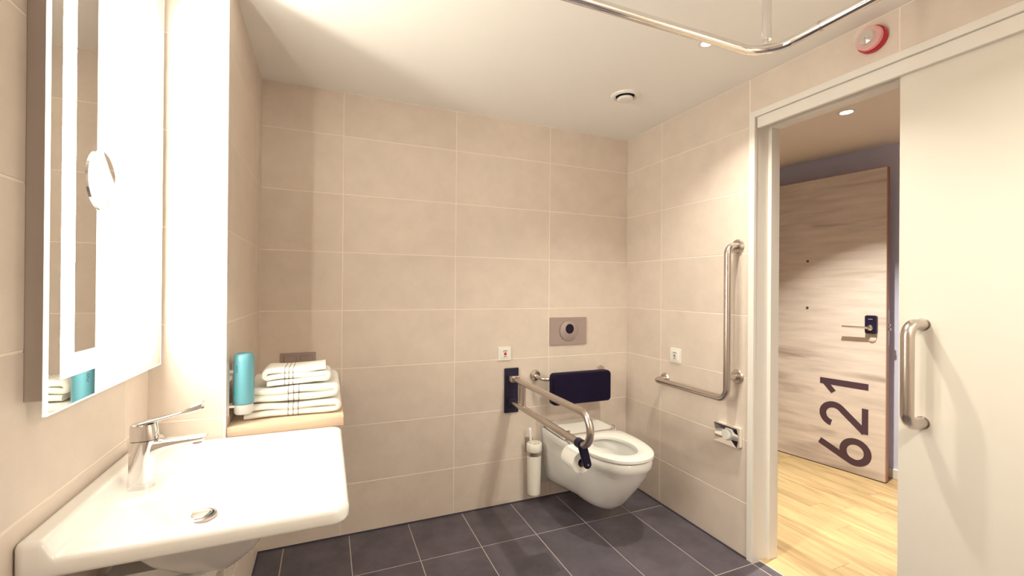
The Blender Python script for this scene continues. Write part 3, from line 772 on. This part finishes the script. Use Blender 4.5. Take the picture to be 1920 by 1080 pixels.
# ------------------------------------------------------------------ switch plates and call buttons
sw = empty('light_switch', (-1.987, 0, 0.915), label='taupe double rocker switch on the back wall behind the towels', cat='switch')
fr = bm_prism(rrect(0.158, 0.084, 0.003, 3), lambda u, v, h: Vector((u, h, v)), -0.009, 0.0)
obj('frame', fr, 'champagne', sw)
for x_ in (-0.037, 0.037):
    obj('rocker_surround', bm_box(x_ - 0.029, x_ + 0.029, -0.0105, -0.008, -0.029, 0.029, 0.001, 1), 'steel_dark', sw)
    obj('rocker', bm_box(x_ - 0.0265, x_ + 0.0265, -0.0135, -0.010, -0.0265, 0.0265, 0.0012, 1), 'champagne', sw)
fp = empty('flush_plate', (-0.4525, 0, 1.020), label='brushed steel flush plate with a round button above the toilet', cat='flush plate')
obj('plate', bm_prism(rrect(0.262, 0.172, 0.006, 4), lambda u, v, h: Vector((u, h, v)), -0.010, 0.0), 'champagne', fp)
obj('button_ring', bm_lathe([(0.0, -0.0095), (0.066, -0.0095), (0.066, -0.0115), (0.0, -0.0115)], (0, 0, 0.0), 'Y', 48), 'steel_dark', fp)
obj('button', bm_lathe([(0.0, -0.011), (0.063, -0.011), (0.063, -0.014), (0.060, -0.016), (0.0, -0.017)], (0, 0, 0.0), 'Y', 48), 'champagne', fp, smooth=40)
obj('sensor', bm_lathe([(0.0, -0.015), (0.029, -0.015), (0.029, -0.0185), (0.0, -0.0185)], (0.004, 0, 0.014), 'Y', 36, sy=1.05), 'black_plastic', fp, label='black round sensor')

def call_button(origin, axis, label, red):
    t = empty('call_button', origin, 0 if axis == 'Y' else -PI / 2, label=label, cat='call button')
    obj('plate', bm_prism(rrect(0.080, 0.080, 0.004, 3), lambda u, v, h: Vector((u, h, v)), -0.008, 0.0), 'white_plastic', t)
    obj('rocker', bm_box(-0.027, 0.027, -0.0125, -0.007, -0.027, 0.027, 0.001, 1), 'white_plastic', t)
    mk = bmesh.new()
    bm_box(-0.011, 0.013, -0.0134, -0.012, 0.014, 0.020, bm=mk)
    bm_box(-0.011, -0.007, -0.0134, -0.012, 0.008, 0.014, bm=mk); bm_box(0.004, 0.008, -0.0134, -0.012, 0.008, 0.014, bm=mk)
    bm_box(-0.010, 0.012, -0.0134, -0.012, -0.020, -0.015, bm=mk); bm_box(-0.002, 0.003, -0.0134, -0.012, -0.015, -0.010, bm=mk)
    obj('symbol', mk, 'button_grey', t, label='small grey printed symbols')
    obj('button', bm_lathe([(0.0, -0.012), (0.0085, -0.012), (0.008, -0.016), (0.0, -0.0165)], (0.001, 0, -0.001), 'Y', 24), 'button_red' if red else 'button_grey', t, smooth=40)
    return t
call_button((-0.8835, 0, 0.8985), 'Y', 'white square call button with a red centre above the folding grab rail', True)
call_button((0, -0.458, 0.907), 'X', 'white square call button with a grey centre on the wall inside the L-shaped grab rail', False)

# ------------------------------------------------------------------ L-shaped grab rail
gl = empty('grab_rail', (0, -0.878, 0.76), label='brushed steel L-shaped grab rail on the wall by the door', cat='grab rail')
GXo, GYo, GZo, GRr = -0.080, -0.878, 0.757, 0.0165
gp = fillet([(-0.002, GYo + 0.008, 1.500), (GXo, GYo, 1.500), (GXo, GYo, GZo), (GXo, -0.372, GZo), (-0.002, -0.372, GZo)], [0.045, 0.05, 0.04], 12)
tpart('rail_tube', bm_tube(gp, GRr, 24), 'steel', gl, smooth=40)
tpart('stub_tube', bm_tube([(-0.002, GYo + 0.006, 0.862), (GXo + 0.008, GYo, 0.862)], 0.0155, 20), 'steel', gl, smooth=40)
for y_, z_ in ((GYo + 0.008, 1.500), (GYo + 0.006, 0.862), (-0.372, GZo)):
    tpart('wall_flange', bm_lathe([(0.0, 0.0), (0.034, 0.0), (0.035, -0.004), (0.031, -0.012), (0.019, -0.015), (0.0, -0.015)], (0, y_, z_), 'X', 36), 'steel', gl, smooth=40)

# ------------------------------------------------------------------ folding grab rail with paper roll holder
fg = empty('folding_grab_rail', (-0.839, 0, 0.68), label='steel fold-down support rail beside the toilet with a black wall plate', cat='grab rail')
tpart('wall_plate', bm_box(-0.884, -0.794, -0.012, 0.0, 0.545, 0.810, 0.003, 2), 'charcoal_plastic', fg, label='charcoal wall plate')
tpart('hinge_block', bm_box(-0.866, -0.812, -0.075, -0.010, 0.735, 0.773, 0.006, 2), 'steel', fg)
tpart('lower_block', bm_box(-0.864, -0.814, -0.030, -0.010, 0.585, 0.635, 0.006, 2), 'charcoal_plastic', fg)
fp_ = fillet([(-0.839, -0.055, 0.754), (-0.839, -0.862, 0.754), (-0.839, -0.862, 0.612), (-0.839, -0.012, 0.612)], 0.0705, 16)
tpart('rail_tube', bm_tube(fp_, 0.0165, 24), 'steel', fg, smooth=40)
tpart('cross_tube', bm_tube([(-0.839, -0.185, 0.758), (-0.839, -0.185, 0.608)], 0.011, 18), 'steel', fg, smooth=40)
tpart('cross_tube', bm_tube([(-0.839, -0.130, 0.758), (-0.839, -0.130, 0.608)], 0.011, 18), 'steel', fg, smooth=40)
# paper holder: dark clamp round the lower tube, arm hanging at its front, spindle pointing back to the wall
tpart('holder_clamp', bm_tube([(-0.839, -0.800, 0.612), (-0.839, -0.765, 0.612)], 0.0215, 24), 'charcoal_plastic', fg, smooth=40)
ha = bmesh.new()
AX, AZ = -0.812, 0.523
dv = Vector((AX + 0.839, AZ - 0.612)).normalized(); pv = Vector((-dv.y, dv.x)); an = math.atan2(pv.y, pv.x)
poly = [(-0.839 + 0.0205 * math.cos(an + a), 0.612 + 0.0205 * math.sin(an + a)) for a in [PI * k / 10 for k in range(11)]]
poly += [(AX + 0.0185 * math.cos(an + a), AZ + 0.0185 * math.sin(an + a)) for a in [PI + PI * k / 10 for k in range(11)]]
bm_prism(poly, lambda u, v, h: Vector((u, h, v)), -0.806, -0.790, ha)
bmesh.ops.bevel(ha, geom=[e for e in ha.edges if abs(e.verts[0].co.y - e.verts[1].co.y) < 1e-5], offset=0.003, segments=2, affect='EDGES')
tpart('holder_arm', ha, 'black_plastic', fg, label='black paper holder arm', smooth=40)
tpart('holder_screw', bm_lathe([(0, 0), (0.005, 0), (0.004, -0.003), (0, -0.003)], (AX, -0.806, AZ), 'Y', 16), 'chrome', fg, smooth=40)
tpart('spindle', bm_tube([(AX, -0.792, AZ), (AX, -0.650, AZ)], 0.010, 16), 'black_plastic', fg, smooth=40)

pr = empty('toilet_paper_roll', (AX - 0.003, -0.708, AZ - 0.0065), label='white toilet paper roll hanging under the end of the folding rail', cat='paper roll')
obj('paper', bm_lathe([(0.0205, -0.052), (0.046, -0.052), (0.048, -0.050), (0.048, 0.050), (0.046, 0.052), (0.0205, 0.052)], (0, 0, 0), 'Y', 44), 'paper', pr, smooth=40)
obj('core', bm_lathe([(0.0185, -0.0515), (0.0203, -0.0515), (0.0203, 0.0515), (0.0185, 0.0515)], (0, 0, 0), 'Y', 36), 'card', pr, smooth=40)

# ------------------------------------------------------------------ padded backrest
br = empty('toilet_back_support', (-0.445, 0, 0.755), label='black padded backrest on a steel bracket above the toilet', cat='backrest')
pp = fillet([(-0.681, -0.002, 0.755), (-0.681, -0.100, 0.745), (-0.209, -0.100, 0.745), (-0.209, -0.002, 0.755)], 0.05, 10)
tpart('bracket_tube', bm_tube(pp, 0.0125, 20), 'steel', br, smooth=40)
for x_ in (-0.681, -0.209):
    tpart('wall_flange', bm_lathe([(0.0, 0.0), (0.033, 0.0), (0.034, -0.004), (0.030, -0.011), (0.017, -0.014), (0.0, -0.014)], (x_, 0, 0.755), 'Y', 36), 'steel', br, smooth=40)
# pad: rounded slab with a crowned front and upper edge
pd = bmesh.new()
outl = []
PW, PHh = 0.404, 0.185
for u, v in rrect(PW, PHh, 0.022, 6): outl.append((u, v))
lay = [(-0.106, 0.94), (-0.112, 0.99), (-0.128, 1.0), (-0.148, 1.0), (-0.158, 0.985), (-0.164, 0.94)]
rings = []
for y_, s in lay:
    ins = (1 - s) * 0.1
    rings.append([pd.verts.new((-0.4375 + u * (1 - ins * 2 / PW), y_ - 0.010 * math.cos(PI * u / PW) * (1 if y_ < -0.14 else 0), 0.692 + v * (1 - ins * 2 / PHh) + 0.010 * math.cos(PI * u / PW) * (1 if v > 0 else 0.0))) for u, v in outl])
for a, b in zip(rings, rings[1:]):
    n = len(a)
    for k in range(n): pd.faces.new((a[k], a[(k + 1) % n], b[(k + 1) % n], b[k]))
pd.faces.new(rings[0][::-1]); pd.faces.new(rings[-1])
tpart('pad', pd, 'black_rubber', br, smooth=40, label='black rubber pad')

# ------------------------------------------------------------------ toilet
TX = -0.4475
def outline(ymax, wback, wmid, ystraight, n=64, yback=0.0):
    """D-shaped plan: straight sides from the wall, rounded nose; list of (x, y) counter-clockwise"""
    pts = []
    L = -ymax - ystraight
    for k in range(n + 1):
        a = PI * k / n
        pts.append((wmid * math.copysign(abs(math.cos(a)) ** 0.86, math.cos(a)), -ystraight - L * abs(math.sin(a)) ** 0.92))
    pts = pts[::1]
    pts.append((-wback, yback)); pts.append((wback, yback))
    return pts
def resample(pts, n=96):
    P = [Vector((p[0], p[1], 0)) for p in pts]; P.append(P[0]); d = [0]
    for a, b in zip(P, P[1:]): d.append(d[-1] + (b - a).length)
    out = []; j = 0
    for k in range(n):
        s = d[-1] * k / n
        while d[j + 1] < s: j += 1
        f_ = (s - d[j]) / max(1e-9, d[j + 1] - d[j]); q = P[j].lerp(P[j + 1], f_); out.append((q.x, q.y))
    return out
to = empty('toilet', (TX, 0, 0), label='white wall-hung toilet with open seat in the tiled corner', cat='toilet')
NT = 120
# bowl body: stack of plan outlines from rim down; D-outline parametrised by angle so the rings match
def ring_at(t, z, yfront, wmid, ystr, wback, yback, n=NT):
    out = []
    nf = n - 24
    for k in range(nf + 1):
        a = PI * k / nf
        out.append(t.verts.new((wmid * math.copysign(abs(math.cos(a)) ** 0.86, math.cos(a)), -ystr - (-yfront - ystr) * abs(math.sin(a)) ** 0.92, z)))
    for k in range(1, 8): f_ = k / 8; out.append(t.verts.new((-wmid + (wmid - wback) * f_, -ystr + (ystr + yback) * f_, z)))
    for k in range(0, 9): f_ = k / 8; out.append(t.verts.new((-wback + 2 * wback * f_, yback, z)))
    for k in range(1, 8): f_ = k / 8; out.append(t.verts.new((wback + (wmid - wback) * f_, yback + (-ystr - yback) * f_, z)))
    return out
tb = bmesh.new(); rings = []
RT = 0.432
#        z      yfront   wmid   ystr  wback yback
for a in [(RT - 0.004, -0.690, 0.172, 0.40, 0.172, -0.002), (RT, -0.698, 0.180, 0.40, 0.178, -0.0015), (RT - 0.006, -0.704, 0.186, 0.40, 0.182, -0.001), (RT - 0.040, -0.702, 0.185, 0.40, 0.182, -0.001),
          (RT - 0.052, -0.692, 0.177, 0.40, 0.180, -0.001), (0.34, -0.672, 0.168, 0.38, 0.179, -0.001), (0.28, -0.632, 0.156, 0.36, 0.177, -0.001), (0.22, -0.582, 0.138, 0.34, 0.172, -0.001),
          (0.16, -0.535, 0.118, 0.30, 0.162, -0.001), (0.125, -0.495, 0.100, 0.28, 0.152, -0.001), (0.104, -0.445, 0.076, 0.26, 0.140, -0.001), (0.096, -0.38, 0.045, 0.24, 0.125, -0.001)]:
    rings.append(ring_at(tb, *a))
for a, b in zip(rings, rings[1:]):
    n = len(a)
    for k in range(n): tb.faces.new((a[k], b[k], b[(k + 1) % n], a[(k + 1) % n]))
tb.faces.new(rings[-1][::-1])
# inside of the bowl
inner = []
for z, yf, yb_, wd in ((RT - 0.004, -0.655, -0.315, 0.135), (0.38, -0.650, -0.320, 0.130), (0.30, -0.60, -0.35, 0.105), (0.22, -0.53, -0.38, 0.065), (0.20, -0.50, -0.40, 0.04)):
    cy_, ry_ = (yf + yb_) / 2, (yb_ - yf) / 2
    n = len(rings[0]); rr_ = []
    for k in range(n):
        v = rings[0][k]
        a = math.atan2((v.co.y + 0.45) / 0.26, v.co.x / 0.18)
        rr_.append(tb.verts.new((wd * math.cos(a), cy_ + ry_ * math.sin(a), z)))
    inner.append(rr_)
chain = [rings[0]] + inner
for a, b in zip(chain, chain[1:]):
    n = len(a)
    for k in range(n): tb.faces.new((a[k], a[(k + 1) % n], b[(k + 1) % n], b[k]))
tb.faces.new(inner[-1])
obj('bowl', tb, 'ceramic', to, smooth=50)
# seat ring
st = bmesh.new(); n = 96; loops = []
SB = RT + 0.006
def seat_loop(z, g, h):
    """g grows the outside, h shrinks the opening"""
    o_, i_ = [], []
    for k in range(n):
        a = 2 * PI * k / n; c, s = math.cos(a), math.sin(a)
        if s <= 0: x_ = (0.186 + g) * math.copysign(abs(c) ** 0.86, c); y_ = -0.42 - (0.292 + g) * abs(s) ** 0.92
        else: x_ = (0.186 + g) * math.copysign(abs(c) ** 0.35, c); y_ = -0.42 + (0.150 + g) * s ** 0.5
        o_.append(st.verts.new((x_, y_, z)))
        i_.append(st.verts.new(((0.106 - h) * math.copysign(abs(c) ** 0.92, c), -0.485 + (0.150 - h) * s, z)))
    return o_, i_
o0, i0 = seat_loop(SB, -0.006, 0.004); o1, i1 = seat_loop(SB + 0.004, 0.0, 0.006); o2, i2 = seat_loop(SB + 0.017, 0.0, 0.003); o3, i3 = seat_loop(SB + 0.024, -0.010, -0.012)
for a, b in ((o0, o1), (o1, o2), (o2, o3)):
    for k in range(n): st.faces.new((a[k], a[(k + 1) % n], b[(k + 1) % n], b[k]))
for a, b in ((i0, i1), (i1, i2), (i2, i3)):
    for k in range(n): st.faces.new((a[(k + 1) % n], a[k], b[k], b[(k + 1) % n]))
for k in range(n):
    st.faces.new((o3[k], o3[(k + 1) % n], i3[(k + 1) % n], i3[k])); st.faces.new((o0[(k + 1) % n], o0[k], i0[k], i0[(k + 1) % n]))
obj('seat', st, 'white_plastic', to, smooth=50)
# fixed lid piece behind the hinge line
lid = bm_prism([(-0.160, -0.002), (-0.176, -0.05), (-0.180, -0.262), (0.180, -0.262), (0.176, -0.05), (0.160, -0.002)], lambda u, v, h: Vector((u, v, h)), RT + 0.001, RT + 0.030)
bmesh.ops.bevel(lid, geom=[e for e in lid.edges], offset=0.006, segments=3, affect='EDGES')
obj('rear_cover', lid, 'white_plastic', to, smooth=50)
for x_ in (-0.150, 0.150):
    hg = bm_tube([(x_, -0.268, RT + 0.022), (x_, -0.268, RT + 0.052)], 0.0095, 18)
    obj('hinge_post', hg, 'steel', to, smooth=40)
obj('hinge_rod', bm_tube([(-0.155, -0.268, RT + 0.028), (0.155, -0.268, RT + 0.028)], 0.0045, 12), 'steel', to, smooth=40)
obj('sound_mat', bm_prism([(-0.195, 0.0), (-0.195, -0.0), (0.195, 0.0)] if False else [(-0.190, -0.004), (-0.190, -0.0005), (0.190, -0.0005), (0.190, -0.004)], lambda u, v, h: Vector((u, v, h)), 0.092, RT + 0.004), 'frosted_cap', to, label='thin translucent mat between toilet and wall')

# ------------------------------------------------------------------ toilet brush in a wall holder
tbh = empty('toilet_brush', (-0.712, 0, 0.06), label='white toilet brush in a wall-mounted holder left of the toilet', cat='toilet brush')
bc = (-0.712, -0.062)
tpart('holder_cup', bm_lathe([(0.0, 0.064), (0.034, 0.064), (0.038, 0.068), (0.0425, 0.290), (0.0425, 0.296), (0.0, 0.296)], (bc[0], bc[1], 0), 'Z', 44), 'cream_plastic', tbh, smooth=40)
tpart('holder_band', bm_lathe([(0.0395, 0.297), (0.0445, 0.297), (0.0445, 0.317), (0.0395, 0.317)], (bc[0], bc[1], 0), 'Z', 44), 'steel', tbh, smooth=40)
tpart('holder_rim', bm_lathe([(0.0, 0.318), (0.0435, 0.318), (0.0465, 0.324), (0.0465, 0.362), (0.0435, 0.366), (0.034, 0.366), (0.030, 0.345), (0.0, 0.342)], (bc[0], bc[1], 0), 'Z', 44), 'cream_plastic', tbh, smooth=40)
tpart('wall_mount', bm_box(bc[0] - 0.030, bc[0] + 0.010, -0.026, 0.0, 0.298, 0.385, 0.004, 2), 'steel_dark', tbh)
tpart('brush_handle', bm_tube([(bc[0] - 0.019, bc[1], 0.343), (bc[0] - 0.022, bc[1], 0.38), (bc[0] - 0.027, bc[1], 0.42), (bc[0] - 0.029, bc[1], 0.444), (bc[0] - 0.0295, bc[1], 0.455), (bc[0] - 0.0298, bc[1], 0.460)], [0.0075, 0.0070, 0.0090, 0.0100, 0.0085, 0.003], 18), 'white_plastic', tbh, smooth=50)
tpart('brush_lid', bm_lathe([(0.0, 0.340), (0.017, 0.340), (0.019, 0.350), (0.013, 0.353), (0.0, 0.353)], (bc[0] + 0.006, bc[1], 0), 'Z', 30), 'frosted_cap', tbh, smooth=40)

# ------------------------------------------------------------------ chrome wall box on the right wall
cb = empty('chrome_wall_box', (0, -0.830, 0.569), label='polished chrome wall fitting with round white centre below the L-shaped grab rail', cat='wall fitting')
W2, H2, D0, D1 = 0.068, 0.046, -0.016, -0.036
bb_ = bmesh.new()
bm_box(D0, -0.0, -W2 - 0.002, W2 - 0.004, -H2, H2, 0.002, 1, bm=bb_)
obj('body', bb_, 'cream_plastic', cb)
# faceted front: outer frame proud, bow-tie facets sloping to the middle
fc = bmesh.new(); V_ = lambda y, z, x: fc.verts.new((x, y, z))
o = [V_(-W2, -H2, D1), V_(W2, -H2, D1), V_(W2, H2, D1), V_(-W2, H2, D1)]
i_ = [V_(-0.022, -0.020, D1 + 0.014), V_(0.022, -0.020, D1 + 0.014), V_(0.022, 0.020, D1 + 0.014), V_(-0.022, 0.020, D1 + 0.014)]
e_ = [V_(-W2, -0.014, D1 + 0.010), V_(W2, -0.014, D1 + 0.010), V_(W2, 0.014, D1 + 0.010), V_(-W2, 0.014, D1 + 0.010)]
bk = [V_(-W2, -H2, D0), V_(W2, -H2, D0), V_(W2, H2, D0), V_(-W2, H2, D0)]
fc.faces.new((o[0], o[1], i_[1], i_[0])); fc.faces.new((i_[3], i_[2], o[2], o[3]))
fc.faces.new((o[1], e_[1], i_[1])); fc.faces.new((e_[1], e_[2], i_[2], i_[1])); fc.faces.new((e_[2], o[2], i_[2]))
fc.faces.new((o[0], i_[0], e_[0])); fc.faces.new((e_[0], i_[0], i_[3], e_[3])); fc.faces.new((e_[3], i_[3], o[3]))
fc.faces.new((i_[0], i_[1], i_[2], i_[3]))
fc.faces.new((o[0], bk[0], bk[1], o[1])); fc.faces.new((o[2], bk[2], bk[3], o[3]))
fc.faces.new((o[1], bk[1], bk[2], o[2], e_[2], e_[1])); fc.faces.new((o[3], bk[3], bk[0], o[0], e_[0], e_[3])); fc.faces.new((bk[3], bk[2], bk[1], bk[0]))
obj('front', fc, 'chrome', cb)
obj('centre_button', bm_lathe([(0.0, -0.020), (0.024, -0.020), (0.025, -0.030), (0.022, -0.034), (0.0, -0.035)], (0, 0, 0), 'X', 36), 'white_plastic', cb, smooth=40)
